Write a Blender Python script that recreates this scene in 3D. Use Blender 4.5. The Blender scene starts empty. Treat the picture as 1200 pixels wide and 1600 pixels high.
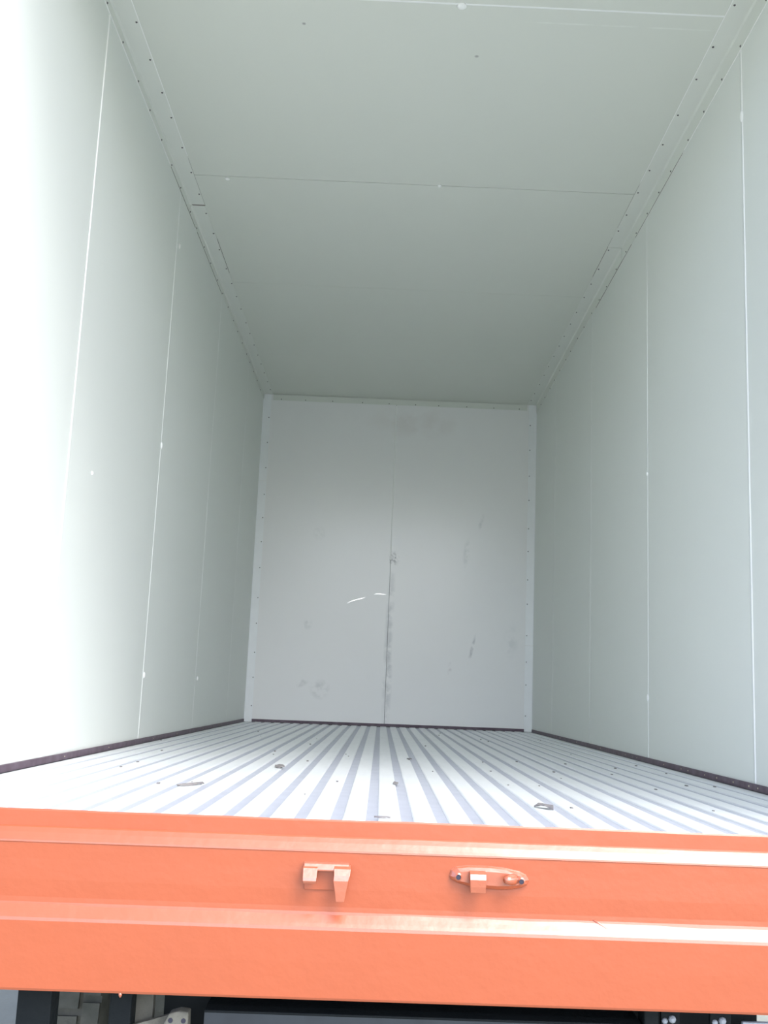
import bpy, bmesh, math, random
from mathutils import Vector, Matrix
random.seed(4)
S = bpy.context.scene
COL = S.collection

# ------------------------------------------------------------------ camera
cam_d = bpy.data.cameras.new('camera')
cam = bpy.data.objects.new('camera', cam_d); COL.objects.link(cam)
PITCH, YAW, ROLL = 0.1659, 0.0140, 0.0378
fw = Vector((math.sin(YAW)*math.cos(PITCH), math.cos(YAW)*math.cos(PITCH), math.sin(PITCH)))
rt0 = Vector((math.cos(YAW), -math.sin(YAW), 0)); up0 = rt0.cross(fw)
rt = rt0*math.cos(ROLL) + up0*math.sin(ROLL); up = -rt0*math.sin(ROLL) + up0*math.cos(ROLL)
M = Matrix((rt, up, -fw)).transposed().to_4x4()
M.translation = Vector((-0.0599, -1.9308, 0.2347))
cam.matrix_world = M
cam_d.sensor_width = 36; cam_d.sensor_fit = 'AUTO'
cam_d.lens = 1578.93/1600*36
cam_d.shift_x = -27.4/1600; cam_d.shift_y = 18.6/1600
cam_d.clip_start = 0.01; cam_d.clip_end = 500
S.camera = cam

# ------------------------------------------------------------------ light
SUN_AZ, SUN_EL = math.radians(32), math.radians(52)      # azimuth from straight behind the camera towards the right
HAZE = 7.5
world = bpy.data.worlds.new('sky'); S.world = world; world.use_nodes = True
wn, wl = world.node_tree.nodes, world.node_tree.links
bg = wn['Background']
sky = wn.new('ShaderNodeTexSky'); sky.sky_type = 'NISHITA'
sky.sun_disc = False; sky.sun_elevation = SUN_EL
sky.sun_rotation = math.pi - SUN_AZ
sky.air_density = 1.0; sky.dust_density = 10.0; sky.ozone_density = 1.0
wb = wn.new('ShaderNodeMix'); wb.data_type = 'RGBA'; wb.blend_type = 'MULTIPLY'; wb.inputs[0].default_value = 1.0
wb.inputs[7].default_value = (0.89, 1.0, 1.19, 1)      # daylight white balance of the picture
wl.new(sky.outputs[0], wb.inputs[6]); 
tcw = wn.new('ShaderNodeTexCoord'); sep = wn.new('ShaderNodeSeparateXYZ'); wl.new(tcw.outputs['Generated'], sep.inputs[0])
hz = wn.new('ShaderNodeMapRange'); hz.interpolation_type = 'SMOOTHERSTEP'       # pale haze thickening evenly towards the whole horizon
hz.inputs[1].default_value = 0.0; hz.inputs[2].default_value = 0.55; hz.inputs[3].default_value = HAZE; hz.inputs[4].default_value = 1.0
wl.new(sep.outputs[2], hz.inputs[0])
hm = wn.new('ShaderNodeVectorMath'); hm.operation = 'SCALE'; wl.new(wb.outputs[2], hm.inputs[0]); wl.new(hz.outputs[0], hm.inputs['Scale'])
wl.new(hm.outputs[0], bg.inputs[0]); bg.inputs[1].default_value = 0.65
sun_d = bpy.data.lights.new('sun', 'SUN'); sun = bpy.data.objects.new('sun', sun_d); COL.objects.link(sun)
sdir = Vector((math.sin(SUN_AZ)*math.cos(SUN_EL), -math.cos(SUN_AZ)*math.cos(SUN_EL), math.sin(SUN_EL)))
sun.rotation_euler = sdir.to_track_quat('Z', 'Y').to_euler()
sun_d.energy = 4.6; sun_d.angle = math.radians(24); sun_d.color = (0.96, 1.0, 1.0)   # sun behind thin cloud
S.view_settings.view_transform = 'Standard'; S.view_settings.look = 'None'
S.view_settings.gamma = 1; S.view_settings.use_curve_mapping = False
S.view_settings.exposure = -1.66
S.cycles.max_bounces = 16; S.cycles.diffuse_bounces = 10
S.cycles.use_denoising = True

# ------------------------------------------------------------------ materials
def mat(name, col, rough=0.5, metal=0.0, spec=0.5, noise=0.0, nscale=6.0, dark=None, bump=0.0, bscale=80.0, marks=(), stretch=None, coat=0.0, coat_ior=1.5):
    """marks: (loc, rotY or rot xyz, half sizes, colour, strength, ragged)"""
    m = bpy.data.materials.new(name); m.use_nodes = True
    n, l = m.node_tree.nodes, m.node_tree.links
    b = n['Principled BSDF']
    b.inputs['Roughness'].default_value = rough; b.inputs['Metallic'].default_value = metal
    b.inputs['Specular IOR Level'].default_value = spec
    b.inputs['Coat Weight'].default_value = coat; b.inputs['Coat IOR'].default_value = coat_ior; b.inputs['Coat Roughness'].default_value = 0.28
    tc = n.new('ShaderNodeTexCoord'); co = tc.outputs['Object']
    cur = None
    if noise > 0:
        src = co
        if stretch:
            mp = n.new('ShaderNodeMapping'); mp.inputs['Scale'].default_value = stretch
            l.new(co, mp.inputs[0]); src = mp.outputs[0]
        nt = n.new('ShaderNodeTexNoise'); nt.inputs['Scale'].default_value = nscale; nt.inputs['Detail'].default_value = 6
        l.new(src, nt.inputs['Vector'])
        mr = n.new('ShaderNodeMapRange'); mr.inputs[1].default_value = 0.35; mr.inputs[2].default_value = 0.7
        mr.inputs[4].default_value = noise; l.new(nt.outputs[0], mr.inputs[0])
        mx = n.new('ShaderNodeMix'); mx.data_type = 'RGBA'
        mx.inputs[6].default_value = (*col, 1); mx.inputs[7].default_value = (*(dark or [c*0.6 for c in col]), 1)
        l.new(mr.outputs[0], mx.inputs[0]); cur = mx.outputs[2]
    for (loc, rot, size, mc, st, ragged) in marks:
        mp = n.new('ShaderNodeMapping'); mp.vector_type = 'TEXTURE'
        mp.inputs['Location'].default_value = loc; mp.inputs['Rotation'].default_value = rot; mp.inputs['Scale'].default_value = size
        l.new(co, mp.inputs[0])
        ln = n.new('ShaderNodeVectorMath'); ln.operation = 'LENGTH'; l.new(mp.outputs[0], ln.inputs[0])
        mr = n.new('ShaderNodeMapRange'); mr.inputs[1].default_value = 1.0; mr.inputs[2].default_value = 0.35
        mr.inputs[3].default_value = 0; mr.inputs[4].default_value = st; l.new(ln.outputs['Value'], mr.inputs[0])
        f = mr.outputs[0]
        if ragged > 0:
            nt = n.new('ShaderNodeTexNoise'); nt.inputs['Scale'].default_value = ragged; nt.inputs['Detail'].default_value = 4
            l.new(co, nt.inputs['Vector'])
            m2 = n.new('ShaderNodeMapRange'); m2.inputs[1].default_value = 0.42; m2.inputs[2].default_value = 0.6
            l.new(nt.outputs[0], m2.inputs[0])
            mm = n.new('ShaderNodeMath'); mm.operation = 'MULTIPLY'; l.new(f, mm.inputs[0]); l.new(m2.outputs[0], mm.inputs[1]); f = mm.outputs[0]
        mx = n.new('ShaderNodeMix'); mx.data_type = 'RGBA'
        if cur is None: mx.inputs[6].default_value = (*col, 1)
        else: l.new(cur, mx.inputs[6])
        mx.inputs[7].default_value = (*mc, 1); l.new(f, mx.inputs[0]); cur = mx.outputs[2]
    if cur is None: b.inputs['Base Color'].default_value = (*col, 1)
    else: l.new(cur, b.inputs['Base Color'])
    if bump > 0:
        nb = n.new('ShaderNodeTexNoise'); nb.inputs['Scale'].default_value = bscale; nb.inputs['Detail'].default_value = 3
        l.new(co, nb.inputs['Vector'])
        bp = n.new('ShaderNodeBump'); bp.inputs['Strength'].default_value = bump; bp.inputs['Distance'].default_value = 0.01
        l.new(nb.outputs[0], bp.inputs['Height']); l.new(bp.outputs[0], b.inputs['Normal'])
    return m

PW = (0.77, 0.80, 0.76)
GREY, WHT = (0.30, 0.31, 0.32), (0.93, 0.94, 0.93)
H, L, HW = 2.377, 5.295, 1.01
M_PANEL = mat('panel_paint', PW, 0.42, noise=0.12, nscale=1.6, dark=(0.73, 0.76, 0.73), bump=0.05, bscale=2.5)
M_CEIL = mat('ceiling_paint', (0.71, 0.735, 0.672), 0.45, noise=0.12, nscale=1.3, dark=(0.68, 0.71, 0.65), bump=0.05, bscale=2.5,
    marks=[((-0.398, 1.06, H), (0, 0, 0), (0.008, 0.008, 0.05), (0.2, 0.2, 0.2), 0.7, 0),
           ((0.179, 1.189, H), (0, 0, 0), (0.009, 0.009, 0.05), (0.2, 0.2, 0.2), 0.6, 0),
           ((0.62, 1.0, H), (0, 0, 0), (0.42, 0.006, 0.05), (0.9, 0.93, 0.88), 0.5, 9)])
M_BACK = mat('end_wall_paint', (0.90, 0.90, 0.895), 0.22, noise=0.2, nscale=2.2, dark=(0.87, 0.88, 0.88), bump=0.04, bscale=2.5, marks=[
    ((-0.006, L, 1.188), (0, 0, 0), (0.045, 0.1, 0.065), GREY, 0.7, 60),
    ((-0.01, L, 1.32), (0, 0, 0), (0.07, 0.1, 0.14), (0.88, 0.89, 0.9), 0.6, 14),
    ((-0.02, L, 0.62), (0, 0.02, 0), (0.035, 0.1, 0.75), (0.55, 0.57, 0.59), 0.5, 16),
    ((-0.01, L, 0.32), (0, 0, 0), (0.03, 0.1, 0.34), (0.52, 0.54, 0.56), 0.45, 22),
    ((0.575, L, 0.56), (0, 0.22, 0), (0.014, 0.1, 0.12), (0.40, 0.41, 0.43), 0.6, 20),
    ((0.42, L, 0.42), (0, 0.1, 0), (0.02, 0.1, 0.05), (0.58, 0.55, 0.57), 0.5, 25),
    ((0.52, L, 1.25), (0, 0.1, 0), (0.03, 0.1, 0.12), (0.66, 0.69, 0.69), 0.5, 18),
    ((0.62, L, 1.48), (0, 0.25, 0), (0.018, 0.1, 0.07), (0.64, 0.66, 0.66), 0.5, 25),
    ((-0.49, L, 0.24), (0, 0, 0), (0.08, 0.1, 0.08), (0.62, 0.64, 0.63), 0.5, 20),
    ((-0.62, L, 0.28), (0, -0.4, 0), (0.06, 0.1, 0.03), (0.66, 0.67, 0.66), 0.5, 20),
    ((-0.60, L, 0.70), (0, 0, 0), (0.04, 0.1, 0.05), (0.68, 0.70, 0.70), 0.5, 20),
    ((0.85, L, 0.62), (0, 0, 0), (0.06, 0.1, 0.14), (0.74, 0.76, 0.76), 0.5, 15),
    ((-0.55, L, 1.35), (0, 0, 0), (0.05, 0.1, 0.06), (0.74, 0.75, 0.74), 0.5, 20),
    ((0.12, L, 2.2), (0, 0, 0), (0.4, 0.1, 0.14), (0.80, 0.77, 0.75), 0.5, 6)])
M_SEAM = mat('sealant', (0.92, 0.93, 0.91), 0.4)
M_BACKING = mat('wall_backing', (0.16, 0.17, 0.16), 0.8)
M_TRIM = mat('trim_metal', (0.75, 0.775, 0.72), 0.4, noise=0.25, nscale=7, dark=(0.69, 0.715, 0.67))
M_TRIM_B = mat('white_corner_angle', (0.93, 0.95, 0.96), 0.4, noise=0.35, nscale=9, dark=(0.84, 0.86, 0.87))
M_RIVET = mat('rivet', (0.10, 0.09, 0.10), 0.5)
M_BASE = mat('maroon_skirting', (0.075, 0.045, 0.065), 0.5, noise=0.6, nscale=25, dark=(0.16, 0.12, 0.16))
M_SPECK = mat('brass_screw', (0.5, 0.44, 0.32), 0.45)
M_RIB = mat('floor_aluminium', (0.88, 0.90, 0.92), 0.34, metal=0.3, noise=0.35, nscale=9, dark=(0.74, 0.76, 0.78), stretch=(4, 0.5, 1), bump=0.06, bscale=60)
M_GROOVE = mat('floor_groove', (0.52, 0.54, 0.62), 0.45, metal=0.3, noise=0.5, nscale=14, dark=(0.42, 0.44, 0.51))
M_ORANGE = mat('orange_paint', (0.42, 0.088, 0.027), 0.34, spec=0.7, coat=1.0, noise=0.22, nscale=5, dark=(0.35, 0.073, 0.022), bump=0.10, bscale=38)
M_ORANGE2 = mat('orange_paint_thick', (0.45, 0.105, 0.040), 0.3, spec=0.9, coat=1.0, coat_ior=1.85, noise=0.15, nscale=40, dark=(0.38, 0.085, 0.033), bump=0.10, bscale=90)
M_HOLE = mat('dark_bolt', (0.035, 0.035, 0.06), 0.5)
M_STEEL = mat('blackened_steel', (0.012, 0.016, 0.019), 0.55, spec=0.12, noise=0.5, nscale=25, dark=(0.016, 0.02, 0.022), bump=0.2, bscale=60)
M_CAST = mat('weathered_casting', (0.20, 0.20, 0.17), 0.7, noise=0.8, nscale=35, dark=(0.07, 0.07, 0.06), bump=0.4, bscale=60)
M_GALV = mat('pale_galvanised', (0.42, 0.48, 0.56), 0.5, metal=0.2, noise=0.5, nscale=30, dark=(0.25, 0.28, 0.33))
M_TYRE = mat('dusty_rubber', (0.075, 0.08, 0.068), 0.85, noise=0.8, nscale=14, dark=(0.16, 0.16, 0.14), bump=0.3, bscale=50)
M_GROUND = mat('yard_ground', (0.34, 0.35, 0.30), 0.9, noise=0.6, nscale=3, dark=(0.27, 0.28, 0.24), bump=0.4, bscale=30)
M_LEAF = mat('dry_scrap', (0.16, 0.15, 0.16), 0.8, noise=0.5, nscale=90, dark=(0.3, 0.28, 0.25))

# ------------------------------------------------------------------ helpers
def obj(name, bm, m, parent=None, smooth=False, bevel=0.0, segs=2, **props):
    me = bpy.data.meshes.new(name)
    bmesh.ops.recalc_face_normals(bm, faces=bm.faces)
    bm.to_mesh(me); bm.free()
    if smooth:
        for p in me.polygons: p.use_smooth = True
    for mm in (m if isinstance(m, (list, tuple)) else [m]): me.materials.append(mm)
    o = bpy.data.objects.new(name, me); COL.objects.link(o)
    if parent: o.parent = parent
    if bevel:
        md = o.modifiers.new('bevel', 'BEVEL'); md.width = bevel; md.segments = segs; md.limit_method = 'ANGLE'
    for k, v in props.items(): o[k] = v
    return o
def box(bm, x0, x1, y0, y1, z0, z1):
    vs = [bm.verts.new((x, y, z)) for x in (x0, x1) for y in (y0, y1) for z in (z0, z1)]
    for f in ((0, 1, 3, 2), (4, 6, 7, 5), (0, 4, 5, 1), (2, 3, 7, 6), (0, 2, 6, 4), (1, 5, 7, 3)):
        bm.faces.new([vs[i] for i in f])
    return vs
def bx(*a):
    bm = bmesh.new(); box(bm, *a); return bm
def prism(bm, pts, axis, a, b):
    """pts: 2D outline; extruded along axis from a to b. axis 0: pts=(y,z); 1: (x,z); 2: (x,y)"""
    def P(p, t): return ((t, p[0], p[1]), (p[0], t, p[1]), (p[0], p[1], t))[axis]
    A = [bm.verts.new(P(p, a)) for p in pts]; B = [bm.verts.new(P(p, b)) for p in pts]
    bm.faces.new(A); bm.faces.new(B[::-1])
    n = len(pts)
    for i in range(n): bm.faces.new((A[i], A[(i+1) % n], B[(i+1) % n], B[i]))
def dome(bm, c, axis_dir, r, h, seg=8):
    d = Vector(axis_dir).normalized(); q = d.to_track_quat('Z', 'Y'); c = Vector(c)
    rings = []
    for rr, hh in ((r, 0), (r*0.85, h*0.6), (r*0.45, h)):
        rings.append([bm.verts.new(c + q @ Vector((rr*math.cos(2*math.pi*i/seg), rr*math.sin(2*math.pi*i/seg), hh))) for i in range(seg)])
    for a, b in zip(rings, rings[1:]):
        for i in range(seg): bm.faces.new((a[i], a[(i+1) % seg], b[(i+1) % seg], b[i]))
    bm.faces.new(rings[-1]); bm.faces.new(rings[0][::-1])
def tube(bm, pts, radii, seg=10):
    rings = []
    for i, p in enumerate(pts):
        p = Vector(p)
        d = (Vector(pts[min(i+1, len(pts)-1)]) - Vector(pts[max(i-1, 0)])).normalized()
        q = d.to_track_quat('Z', 'Y'); r = radii[i] if isinstance(radii, (list, tuple)) else radii
        rings.append([bm.verts.new(p + q @ Vector((r*math.cos(2*math.pi*k/seg), r*math.sin(2*math.pi*k/seg), 0))) for k in range(seg)])
    for a, b in zip(rings, rings[1:]):
        for k in range(seg): bm.faces.new((a[k], a[(k+1) % seg], b[(k+1) % seg], b[k]))
    bm.faces.new(rings[0][::-1]); bm.faces.new(rings[-1])
def empty(name, loc, parent=None, **props):
    o = bpy.data.objects.new(name, None); COL.objects.link(o); o.location = loc; o.empty_display_size = 0.1
    if parent: o.parent = parent
    for k, v in props.items(): o[k] = v
    return o
ST = dict(kind='structure')

# ------------------------------------------------------------------ setting: cargo box shell
YF = 0.0
SW = [YF, 1.0, 2.16, 3.31, 4.46, L]            # wall joints along the box
SC = [YF, 0.93, 2.085, 3.225, 4.375, L]        # ceiling joints
G = 0.0015
wall_l = obj('wall_left', bx(-HW-0.07, -HW-0.003, YF, L+0.07, -0.1, H+0.07), M_BACKING, **ST)
wall_r = obj('wall_right', bx(HW+0.003, HW+0.07, YF, L+0.07, -0.1, H+0.07), M_BACKING, **ST)
wall_b = obj('wall_back', bx(-HW-0.003, HW+0.003, L+0.003, L+0.07, -0.1, H+0.07), M_BACKING, **ST)
ceil = obj('ceiling', bx(-HW-0.003, HW+0.003, YF, L+0.003, H+0.003, H+0.07), M_BACKING, **ST)
for i in range(5):
    obj('panel', bx(-HW-0.003, -HW, SW[i]+(G if i else 0), SW[i+1]-G, 0, H), M_PANEL, wall_l)
    obj('panel', bx(HW, HW+0.003, SW[i]+(G if i else 0), SW[i+1]-G, 0, H), M_PANEL, wall_r)
    obj('panel', bx(-HW, HW, SC[i]+((0, 0.002, 0.002, 0.001, 0.0007)[i]), SC[i+1]-((0.002, 0.002, 0.001, 0.0007, 0)[i]), H, H+0.003), M_CEIL, ceil)
XB = -0.028
obj('panel', bx(-HW, XB-G, L, L+0.003, 0.0, H), M_BACK, wall_b)
obj('panel', bx(XB+G, HW, L, L+0.003, 0.0, H), M_BACK, wall_b)
# sealed joints: a slim rounded bead over each wall joint
M_SEAM2 = mat('painted_joint', (0.86, 0.88, 0.86), 0.42)
def bead_v(x, sx, y, w, t, z0, z1, parent, m=None):
    bm = bmesh.new()
    prism(bm, [(x, y-w/2), (x+sx*t, y-w/4), (x+sx*t, y+w/4), (x, y+w/2)], 2, z0, z1)
    return obj('joint_bead', bm, m or M_SEAM, parent)
for i, (wl_, wr_) in enumerate(((0.010, 0.008), (0.0055, 0.005), (0.004, 0.004), (0.004, 0.004))):
    bead_v(-HW, 1, SW[i+1], wl_, (0.0025, 0.0014, 0.0008, 0.0008)[i], 0.02, H-0.046, wall_l, M_SEAM2 if i else None)
    bead_v(HW, -1, SW[i+1]-0.012, wr_, (0.0022, 0.0014, 0.0008, 0.0008)[i], 0.02, H-0.074, wall_r, M_SEAM2 if i else None)
bm = bmesh.new(); prism(bm, [(XB-0.004, L), (XB-0.002, L-0.002), (XB+0.002, L-0.002), (XB+0.004, L)], 2, 1.18, H-0.05)
obj('joint_bead', bm, M_SEAM, wall_b)
# two bright scratches that bare the metal of the left end panel
M_BARE = mat('bare_metal', (0.95, 0.95, 0.95), 0.24, metal=1.0)
for (xa, za), (xb, zb), w in (((-0.325, 0.855), (-0.20, 0.905), 0.0034), ((-0.135, 0.925), (-0.05, 0.932), 0.0026)):
    bm = bmesh.new(); pts = []
    for k in range(5):
        t = k/4; ww = w*(0.25+math.sin(math.pi*t)); pts.append((xa+(xb-xa)*t, za+(zb-za)*t+0.004*math.sin(t*5), ww/2))
    prism(bm, [(x, z+h) for x, z, h in pts]+[(x, z-h) for x, z, h in pts[::-1]], 1, L-0.0006, L+0.0005)
    obj('scratch', bm, M_BARE, wall_b)
bm = bmesh.new(); prism(bm, [(SC[1]-0.004, H), (SC[1]-0.002, H-0.0012), (SC[1]+0.002, H-0.0012), (SC[1]+0.004, H)], 0, -0.94, 0.94)
obj('joint_bead', bm, M_SEAM2, ceil)
# blobs of sealant on the joints
def blob(c, d, r, sz, parent):
    bm = bmesh.new(); dome(bm, (0, 0, 0), d, r, 0.006, 10)
    for v in bm.verts:
        v.co.z *= sz; v.co += Vector(c)
    obj('sealant_blob', bm, M_SEAM, parent, smooth=True)
blob((-HW, 2.165, 1.208), (1, 0, 0), 0.010, 1.6, wall_l); blob((-HW, 2.175, 0.268), (1, 0, 0), 0.009, 1.6, wall_l)
blob((-HW, 1.242, 0.89), (1, 0, 0), 0.005, 1.4, wall_l); blob((-HW, 3.365, 0.271), (1, 0, 0), 0.008, 1.4, wall_l); blob((-HW, 2.208, 2.107), (1, 0, 0), 0.007, 1.8, wall_l)
blob((HW, 2.15, 1.171), (-1, 0, 0), 0.008, 1.3, wall_r); blob((HW, 2.15, 0.254), (-1, 0, 0), 0.010, 1.6, wall_r)
blob((HW, 0.99, 2.075), (-1, 0, 0), 0.011, 2.0, wall_r)
for c, r in (((0.109, 0.938, H), 0.017), ((-0.803, 2.105, H), 0.011), ((0.105, 2.085, H), 0.010)):
    bm = bmesh.new(); dome(bm, c, (0, 0, -1), r, 0.006, 10); obj('sealant_blob', bm, M_SEAM, ceil, smooth=True)

# floor: recessed plate with raised rails running the length of the box
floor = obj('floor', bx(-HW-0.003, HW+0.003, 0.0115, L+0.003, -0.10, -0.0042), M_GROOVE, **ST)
NR = 30; PITCHX = 2*HW/NR
bm = bmesh.new()
rp = [(-0.0220, -0.0046), (-0.0212, -0.0015), (-0.0200, -0.0005), (-0.0185, 0), (0.0185, 0), (0.0200, -0.0005), (0.0212, -0.0015), (0.0220, -0.0046)]
prism(bm, rp, 1, 0.012, L-0.006)
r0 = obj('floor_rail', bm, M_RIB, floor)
for i in range(NR):
    o = r0 if i == 0 else r0.copy()
    if i: COL.objects.link(o); o.parent = floor
    o.location.x = -HW + PITCHX*(i+0.5)

# dark skirtings
def skirting(name, x0, x1, y0, y1, screws):
    o = obj(name, bx(x0, x1, y0, y1, 0.0005, 0.019), M_BASE, **ST)
    if screws:
        bm = bmesh.new()
        for y in screws:
            dome(bm, ((x1 if x0 < 0 else x0), y, 0.010), (1 if x0 < 0 else -1, 0, 0), random.uniform(0.002, 0.0035), 0.002, 6)
        obj('screw_heads', bm, M_SPECK, o, kind='stuff')
    return o
skirting('baseboard_left', -HW, -HW+0.008, 0.0, L-0.055, [1.2, 1.7, 2.4, 2.9, 3.6])
skirting('baseboard_right', HW-0.008, HW, 0.0, L-0.055, [0.95, 1.02, 1.15, 1.3, 1.42, 1.6, 1.68, 1.9, 2.3, 2.5, 3.0, 3.6, 4.1])
skirting('baseboard_back', -HW+0.055, HW-0.055, L-0.006, L, None)

# ------------------------------------------------------------------ corner trims with rivets
def trim(name, strips, rivets, m):
    t = empty(name, (0, 0, 0), kind='structure')
    for b in strips: obj('angle_strip', b, m, t)
    bm = bmesh.new()
    for c, d in rivets: dome(bm, c, d, 0.0038, 0.003, 8)
    obj('rivets', bm, M_RIVET, t, kind='stuff')
    return t
T = 0.002
def angle_y(sx, wc, ww, y0, y1):
    bm = bmesh.new(); x = sx*HW
    prism(bm, [(x, H), (x-sx*wc, H), (x-sx*wc, H-T), (x-sx*(T+0.006), H-T), (x-sx*T, H-T-0.006), (x-sx*T, H-ww), (x, H-ww)], 1, y0, y1)
    return bm
ys = [0.30+0.195*k for k in range(26)]
jit = lambda: random.uniform(-0.02, 0.02)
trim('trim_1', [angle_y(-1, 0.068, 0.040, 0, 2.35), angle_y(-1, 0.066, 0.040, 2.362, L)],
     [((-HW+0.060, y+jit(), H-T), (0, 0, -1)) for y in ys] + [((-HW+T, y+0.09+jit(), H-0.034), (1, 0, 0)) for y in ys[:-1]], M_TRIM)
trim('trim_2', [angle_y(1, 0.070, 0.068, 0, 2.60), angle_y(1, 0.068, 0.066, 2.608, L)],
     [((HW-0.060, y+jit(), H-T), (0, 0, -1)) for y in ys] + [((HW-T, y+0.09+jit(), H-0.060), (-1, 0, 0)) for y in ys[:-1]], M_TRIM)
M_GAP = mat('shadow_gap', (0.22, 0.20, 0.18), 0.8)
def edge_lines(t, sx, wc, ww, gap_w, gap_c):
    x = sx*HW; o = lambda a, b: (min(a, b), max(a, b))
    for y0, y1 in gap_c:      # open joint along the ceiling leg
        obj('shadow_gap_strip', bx(*o(x-sx*wc, x-sx*(wc+0.0014)), y0, y1, H-0.0012, H), M_GAP, t)
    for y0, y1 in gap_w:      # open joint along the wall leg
        obj('shadow_gap_strip', bx(*o(x, x-sx*0.0012), y0, y1, H-ww-0.0022, H-ww), M_GAP, t)
    obj('edge_bead', bx(*o(x-sx*wc, x-sx*(wc+0.0032)), 0, gap_c[0][0]-0.02, H-0.0018, H), M_SEAM, t)
    obj('edge_bead', bx(*o(x, x-sx*0.0018), 0, gap_w[0][0]-0.02, H-ww-0.0034, H-ww), M_SEAM, t)
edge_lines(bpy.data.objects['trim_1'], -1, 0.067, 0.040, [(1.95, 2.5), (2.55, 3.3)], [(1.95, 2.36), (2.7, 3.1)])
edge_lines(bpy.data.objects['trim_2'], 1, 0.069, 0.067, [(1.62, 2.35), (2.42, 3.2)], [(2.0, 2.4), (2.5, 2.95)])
obj('shadow_gap_strip', bx(-HW+0.010, -HW+0.068, 2.351, 2.361, H-0.0015, H), M_GAP, bpy.data.objects['trim_1'])  # dark strip between the two trim lengths, lap shadow put in as colour
def angle_z(sx, z0, z1):
    bm = bmesh.new(); x = sx*HW
    prism(bm, [(x, L), (x, L-0.012), (x-sx*T, L-0.012), (x-sx*T, L-T), (x-sx*0.056, L-T), (x-sx*0.056, L)], 2, z0, z1)
    return bm
zs = [0.12+0.19*k for k in range(12)]
trim('trim_3', [angle_z(-1, 0.0005, 1.72), angle_z(-1, 1.724, H-T)], [((-HW+0.046, L-T, z+jit()), (0, -1, 0)) for z in zs], M_TRIM_B)
trim('trim_4', [angle_z(1, 0.0005, 0.60), angle_z(1, 0.604, H-T)], [((HW-0.046, L-T, z+jit()), (0, -1, 0)) for z in zs], M_TRIM_B)
bm = bmesh.new()
prism(bm, [(L, H-T), (L-0.012, H-T), (L-0.012, H-2*T), (L-T, H-2*T), (L-T, H-0.045), (L, H-0.045)], 0, -HW+0.07, HW-0.07)
trim('trim_5', [bm], [((-0.88+0.195*k+jit(), L-T, H-0.036), (0, -1, 0)) for k in range(10)], M_TRIM)

# ------------------------------------------------------------------ orange rear sill beam
sill = empty('rear_sill', (0, 0, -0.30), category='beam',
             label='orange painted steel rear beam below the open cargo box, two stepped ledges along it')
def sobj(name, bm, m, **k):
    o = obj(name, bm, m, sill, **k); o.location = (0, 0, 0.30); return o
SX = 1.12
XS = [-SX + 2*SX*k/90 for k in range(91)]
def sweep(prof, wob):
    """closed (y,z) outline swept along x with small hand-beaten waviness on listed points"""
    bm = bmesh.new(); rings = []
    for k, x in enumerate(XS):
        ring = []
        for j, (y, z) in enumerate(prof):
            w = wob.get(j, 0)
            dz = w*(math.sin(x*7.3+j*.3)*.5 + math.sin(x*17.1+1.3)*.35 + math.sin(x*41+2)*.25)
            ring.append(bm.verts.new((x, y+dz*0.3, z+dz)))
        rings.append(ring)
    n = len(prof)
    for a, b in zip(rings, rings[1:]):
        for j in range(n): bm.faces.new((a[j], a[(j+1) % n], b[(j+1) % n], b[j]))
    bm.faces.new(rings[0]); bm.faces.new(rings[-1][::-1])
    return bm
# upper lip
sobj('top_lip', sweep([(0.011, -0.002), (0.003, 0.0), (0.0005, -0.003), (0.0, -0.0295), (0.011, -0.0295)], {1: .0008, 2: .0008}), M_ORANGE, smooth=False)
# upper ledge: sloping step
sobj('upper_ledge', sweep([(0.011, -0.0295), (0.0, -0.0295), (-0.003, -0.0315), (-0.0095, -0.0395), (-0.0150, -0.0475), (-0.0175, -0.0520), (-0.0180, -0.0550), (0.011, -0.0550)], {2: .0006, 3: .0008, 4: .0007}), M_ORANGE)
# main face, second ledge and apron in one pressed sheet
sobj('face_panel', sweep([(0.011, -0.055), (-0.0172, -0.055), (-0.0165, -0.0565), (-0.0165, -0.085), (-0.0170, -0.12), (-0.0165, -0.150), (-0.0170, -0.1585), (0.011, -0.1585)], {3: .0006, 4: .0008}), M_ORANGE)
sobj('lower_ledge', sweep([(0.011, -0.1585), (-0.0170, -0.1585), (-0.0185, -0.1625), (-0.0235, -0.1690), (-0.0290, -0.1760), (-0.0330, -0.1815), (-0.0345, -0.1870), (0.011, -0.1870)], {2: .0020, 3: .0012, 4: .0008}), M_ORANGE)
sobj('apron', sweep([(0.011, -0.187), (-0.0345, -0.187), (-0.0345, -0.24), (-0.0340, -0.300), (-0.032, -0.3043), (0.011, -0.3043)], {2: .001}), M_ORANGE)
# weld drip at the lower rim and a weld repair on the lower ledge
bm = bmesh.new(); dome(bm, (-0.497, -0.029, -0.3035), (0, 0, -1), 0.0035, 0.008, 8); sobj('paint_drip', bm, M_ORANGE2, smooth=True)
bm = bmesh.new(); tube(bm, [(0.340, -0.016, -0.157), (0.352, -0.018, -0.163), (0.366, -0.023, -0.171), (0.376, -0.029, -0.178)], [.0015, .0022, .002, .001], 8); sobj('weld_bead', bm, M_ORANGE2, smooth=True)

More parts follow.
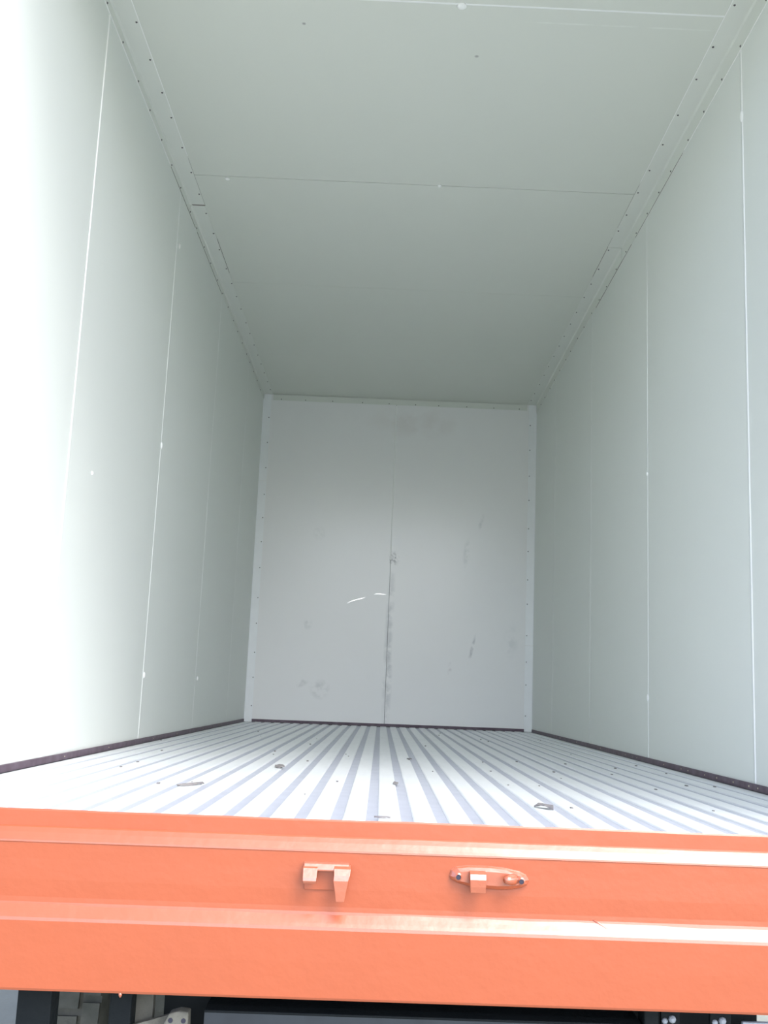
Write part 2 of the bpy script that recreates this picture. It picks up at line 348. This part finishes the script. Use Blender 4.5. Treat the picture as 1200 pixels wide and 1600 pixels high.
# left keeper: a welded bar bent down at both ends
YP = -0.0165
kl = empty('lock_keeper', (0, 0, 0.30), sill, label='orange bracket bent down at both ends, left of the pair'); 
def arc_loft(secs):
    """secs: list of 4-corner rings"""
    bm = bmesh.new(); R = [[bm.verts.new(p) for p in s] for s in secs]
    n = len(R[0])
    for a, b in zip(R, R[1:]):
        for j in range(n): bm.faces.new((a[j], a[(j+1) % n], b[(j+1) % n], b[j]))
    bm.faces.new(R[0]); bm.faces.new(R[-1][::-1]); return bm
kx0, kx1 = -0.186, -0.104
bm = bmesh.new()
prism(bm, [(YP, -0.0725), (YP-0.012, -0.0735), (YP-0.0185, -0.0820), (YP-0.0185, -0.0860), (YP, -0.0865)], 0, kx0, kx1)
obj('top_bar', bm, M_ORANGE2, kl, bevel=0.0012)
obj('back_plate', bx(kx0+0.001, kx1-0.012, YP-0.004, YP, -0.121, -0.080), M_ORANGE, kl, bevel=0.0015)
bm = bmesh.new()   # stubby left lug
secs = []
for (y, z, w, t) in ((YP-0.006, -0.0765, .026, .010), (YP-0.017, -0.0790, .026, .010), (YP-0.0285, -0.0945, .0245, .010), (YP-0.0300, -0.1000, .0235, .010), (YP-0.0280, -0.1045, .021, .009)):
    secs.append([(-0.1735-w/2, y-t/2, z-.001), (-0.1735+w/2, y-t/2, z-.001), (-0.1735+w/2, y+t/2, z), (-0.1735-w/2, y+t/2, z)])
bm.free(); obj('lug', arc_loft(secs), M_ORANGE2, kl, bevel=0.002)
# tapering right hook
secs = []
for (y, z, w, t) in ((YP-0.008, -0.0755, .030, .010), (YP-0.021, -0.0785, .030, .010), (YP-0.0290, -0.0890, .0285, .010), (YP-0.031, -0.098, .0265, .009), (YP-0.031, -0.116, .020, .009), (YP-0.031, -0.1335, .0145, .008)):
    c = -0.1175 + (0.0015 if w > .028 else 0)
    secs.append([(c-w/2, y-t/2, z-.001), (c+w/2, y-t/2, z-.001), (c+w/2, y+t/2, z), (c-w/2, y+t/2, z)])
obj('hook', arc_loft(secs), M_ORANGE2, kl, bevel=0.0015)

# right keeper: oval plate with two bolt holes, tongue and peg
kr = empty('lock_keeper', (0, 0, 0.30), sill, label='orange oval plate with two dark bolt holes, right of the pair')
pl = [(0.078, -0.088), (0.081, -0.078), (0.090, -0.0725), (0.110, -0.070), (0.150, -0.0695), (0.180, -0.072), (0.205, -0.0765), (0.217, -0.082), (0.2225, -0.091), (0.2195, -0.099), (0.210, -0.1045), (0.190, -0.1085), (0.165, -0.110), (0.135, -0.108), (0.110, -0.1045), (0.090, -0.099), (0.081, -0.0945)]
bm = bmesh.new(); 
cx_, cz_ = 0.1503, -0.0898
rings = []
for y, k in ((YP, 0.0), (YP-0.004, 0.0), (YP-0.0075, 0.0022), (YP-0.0130, 0.0080)):
    rings.append([bm.verts.new((cx_+(x-cx_)*(1-k/0.072), y, cz_+(z-cz_)*(1-k/0.020))) for x, z in pl])
for a_, b_ in zip(rings, rings[1:]):
    for i in range(len(pl)): bm.faces.new((a_[i], a_[(i+1) % len(pl)], b_[(i+1) % len(pl)], b_[i]))
bm.faces.new(rings[0]); bm.faces.new(rings[-1][::-1])
obj('plate', bm, M_ORANGE2, kr)
for hx, hz in ((0.0935, -0.0885), (0.2075, -0.0925)):
    bm = bmesh.new(); tube(bm, [(hx, YP-0.0126, hz), (hx, YP-0.0142, hz)], 0.0046, 12); ob = obj('bolt_hole', bm, M_HOLE, kr)
    bm = bmesh.new()
    ring_o = [(hx+.0072*math.cos(a), hz+.0072*math.sin(a)) for a in [2*math.pi*i/14 for i in range(14)]]
    ring_i = [(hx+.0046*math.cos(a), hz+.0046*math.sin(a)) for a in [2*math.pi*i/14 for i in range(14)]]
    vo = [bm.verts.new((p[0], YP-0.0131, p[1])) for p in ring_o]; vi = [bm.verts.new((p[0], YP-0.0152, p[1])) for p in ring_i]
    for i in range(14): bm.faces.new((vo[i], vo[(i+1) % 14], vi[(i+1) % 14], vi[i]))
    obj('rim', bm, M_ORANGE2, ob, smooth=True)
secs = []
for (y, z, x0, x1, t) in ((YP-0.010, -0.076, .113, .142, .010), (YP-0.024, -0.079, .113, .142, .010), (YP-0.030, -0.088, .113, .142, .009), (YP-0.0295, -0.1, .1135, .1415, .008), (YP-0.028, -0.1105, .1145, .141, .007)):
    secs.append([(x0, y-t/2, z-.001), (x1, y-t/2, z-.001), (x1, y+t/2, z), (x0, y+t/2, z)])
obj('tongue', arc_loft(secs), M_ORANGE2, kr, bevel=0.0015)
bm = bmesh.new(); tube(bm, [(0.194, YP-0.012, -0.089), (0.189, YP-0.022, -0.0885), (0.181, YP-0.030, -0.0875), (0.175, YP-0.034, -0.0875)], [.010, .0095, .008, .0055], 10)
obj('peg', bm, M_ORANGE2, kr, smooth=True)

# ------------------------------------------------------------------ underneath the sill
ug = empty('underrun_guard', (0, 0.1, -0.46), category='guard', label='black steel underrun bar with uprights hanging below the orange beam')
def uobj(name, bm, m, parent=None, **k):
    o = obj(name, bm, m, parent or ug, **k)
    if parent is None: o.location = -Vector(ug.location)
    return o
bm = bmesh.new()
prism(bm, [(0.085, -0.3615), (0.11, -0.3585), (0.16, -0.3585), (0.16, -0.46), (0.085, -0.46), (0.085, -0.455), (0.15, -0.455), (0.15, -0.366), (0.085, -0.366)], 0, -0.365, 0.455)
uobj('rail', bm, M_STEEL, bevel=0.0015)
uobj('web', bx(-0.365, 0.455, 0.088, 0.15, -0.454, -0.3665), mat('rail_face', (0.05, 0.062, 0.075), 0.5, spec=0.4, noise=0.5, nscale=20, dark=(0.03, 0.035, 0.045)))
uobj('upright', bx(-0.712, -0.648, 0.08, 0.13, -0.62, -0.3043), M_STEEL, bevel=0.003)
uobj('upright', bx(-0.541, -0.500, 0.08, 0.13, -0.62, -0.3043), M_STEEL, bevel=0.003)
uobj('upright', bx(0.458, 0.485, 0.08, 0.13, -0.46, -0.3043), M_STEEL, bevel=0.003)
bm = bmesh.new(); prism(bm, [(-0.545, -0.4075), (-0.432, -0.3735), (-0.428, -0.395), (-0.50, -0.44), (-0.545, -0.44)], 1, 0.09, 0.1)
uobj('strut', bm, M_CAST, bevel=0.001)
bm = bmesh.new(); prism(bm, [(-0.436, -0.383), (-0.428, -0.366), (-0.410, -0.361), (-0.392, -0.362), (-0.389, -0.45), (-0.436, -0.45)], 1, 0.07, 0.10)
cb = uobj('casting', bm, M_CAST, bevel=0.003)
for x in (-0.424, -0.400):
    bm = bmesh.new(); tube(bm, [(x, 0.0705, -0.377), (x, 0.0690, -0.377)], 0.0045, 10); obj('hole', bm, M_HOLE, cb)
uobj('gusset', bx(-0.500, -0.468, 0.12, 0.14, -0.46, -0.3043), M_TYRE)
for x, w in ((0.510, 0.018), (0.605, 0.020)):
    b = uobj('bracket', bx(x-w, x+w, 0.09, 0.10, -0.44, -0.3043), M_STEEL, bevel=0.002)
    bm = bmesh.new(); dome(bm, (x+0.003, 0.089, -0.3515), (0, -1, 0), 0.0075, 0.006, 8); obj('bolt', bm, M_GALV, b)
    bm = bmesh.new(); dome(bm, (x-0.011, 0.089, -0.355), (0, -1, 0), 0.006, 0.004, 8); obj('bolt', bm, M_GALV, b)
uobj('side_plate', bx(0.645, 0.76, 0.085, 0.095, -0.46, -0.3512), M_GALV, bevel=0.002)
uobj('crossmember', bx(-0.46, 0.71, 0.19, 0.24, -0.60, -0.101), M_STEEL)
for x in (-0.40, 0.40):
    uobj('chassis_rail', bx(x-0.035, x+0.035, 0.24, L, -0.34, -0.101), M_STEEL)

# wheels
def lathe_x(bm, prof, seg=48):
    rings = [[bm.verts.new((x, r*math.cos(2*math.pi*k/seg), r*math.sin(2*math.pi*k/seg))) for k in range(seg)] for x, r in prof]
    n = len(prof)
    for i in range(n):
        a, b = rings[i], rings[(i+1) % n]
        for k in range(seg): bm.faces.new((a[k], a[(k+1) % seg], b[(k+1) % seg], b[k]))
GZ = -1.12; WR = 0.46
def wheel(sx, label):
    root = empty('twin_wheel', (sx*0.715, 1.27, GZ), category='wheel', label=label, group='rear wheels under the cargo box')
    def w(name, bm, m, par=root, **k):
        o = obj(name, bm, m, par, **k)
        if par is root: o.location = (0, 0, WR)
        return o
    for c in (0.115, -0.145):
        bm = bmesh.new(); h = 0.105
        lathe_x(bm, [(sx*c-h*.8, .26), (sx*c-h, .33), (sx*c-h, .41), (sx*c-h*.85, .449), (sx*c+h*.85, .449), (sx*c+h, .41), (sx*c+h, .33), (sx*c+h*.8, .26)])
        t = w('tyre', bm, M_TYRE)
        bm = bmesh.new()
        for k in range(44):
            a = 2*math.pi*k/44
            for q, (u0, u1) in enumerate(((-.088, -.045), (-.034, .034), (.045, .088))):
                aa = a + (0.07 if q == 1 else 0)
                vs = box(bm, sx*c+u0, sx*c+u1, -0.024, 0.024, .446, .460)
                rot = Matrix.Rotation(aa, 3, 'X')
                for v in vs: v.co = rot @ v.co
        obj('tread', bm, M_TYRE, t, kind='stuff')
    bm = bmesh.new(); lathe_x(bm, [(sx*.02, .05), (sx*.02, .262), (sx*.19, .262), (sx*.17, .23), (sx*.09, .15), (sx*.14, .1), (sx*.14, .05)], 32)
    w('rim', bm, M_CAST)
wheel(-1, 'dusty twin rear wheel behind the black uprights under the left end of the orange beam')
wheel(1, 'dark twin rear wheel under the right end of the orange beam')
axle = bmesh.new(); tube(axle, [(-0.70, 1.27, GZ+WR), (0.70, 1.27, GZ+WR)], 0.05, 14)
obj('rear_axle', axle, M_STEEL, label='dark axle tube joining the two rear wheels under the box', category='axle')

# yard
bm = bmesh.new(); box(bm, -60, 60, -60, 60, GZ-0.2, GZ); obj('ground', bm, M_GROUND, **ST)

# ------------------------------------------------------------------ scraps lying on the floor
def scrap(name, label, loc, size, rz, shape, group=None, cat='debris'):
    bm = bmesh.new(); lx, ly, h = size
    n = 9; top = []; bot = []
    for i in range(n):
        a = 2*math.pi*i/n; k = random.uniform(0.65, 1.1) if shape else 1
        x, y = math.cos(a)*lx*k, math.sin(a)*ly*k
        cz = h*random.uniform(0.3, 1.0)
        top.append(bm.verts.new((x, y, cz))); bot.append(bm.verts.new((x, y, max(0, cz-0.0015) if i % 3 else 0)))
    c1 = bm.verts.new((0, 0, h)); c0 = bm.verts.new((0, 0, h-0.0015))
    for i in range(n):
        j = (i+1) % n
        bm.faces.new((top[i], top[j], c1)); bm.faces.new((bot[j], bot[i], c0)); bm.faces.new((top[i], bot[i], bot[j], top[j]))
    o = obj(name, bm, M_LEAF, label=label, category=cat)
    o.location = loc; o.rotation_euler = (0, 0, rz)
    if group: o['group'] = group
    return o
scrap('splinter', 'thin dark sliver on the floor against the middle of the orange lip', (-0.048, 0.05, 0.0003), (0.016, 0.003, 0.004), 0.02, 0)
scrap('leaf_scrap', 'crumpled grey leaf scrap on the floor rails near the right of the orange lip', (0.306, 0.32, 0.0003), (0.014, 0.035, 0.010), 0.6, 1, cat='leaf')
scrap('dirt_clump', 'largest dark dirt clump on the floor rails, left of the middle', (-0.356, 1.21, 0.0003), (0.018, 0.05, 0.007), 0.2, 1)
scrap('dirt_clump', 'long thin smear of dark dirt on the floor rails, closest to the left wall', (-0.504, 0.55, 0.0003), (0.010, 0.06, 0.006), -0.5, 1)
scrap('dirt_clump', 'small dark dirt lump on the middle floor rails, nearer the orange beam', (-0.012, 0.79, 0.0003), (0.008, 0.03, 0.005), 0.1, 1)
scrap('dirt_clump', 'small dark dirt lump on the middle floor rails, deeper towards the end wall', (0.053, 1.80, 0.0003), (0.010, 0.03, 0.005), 0.1, 1)
bm = bmesh.new()
for k in range(46):
    i = random.randrange(NR); x = -HW+PITCHX*(i+0.5)+random.uniform(-.015, .015); y = random.choice((random.uniform(0.1, 2.0), random.uniform(0.5, 4.8)))
    s = random.uniform(.0014, .0034)
    vs = box(bm, x-s, x+s, y-s*2.5, y+s*2.5, 0.0002, s*0.9)
obj('floor_grit', bm, M_LEAF, label='scattered specks of dark grit over the ribbed metal floor', category='grit', kind='stuff')
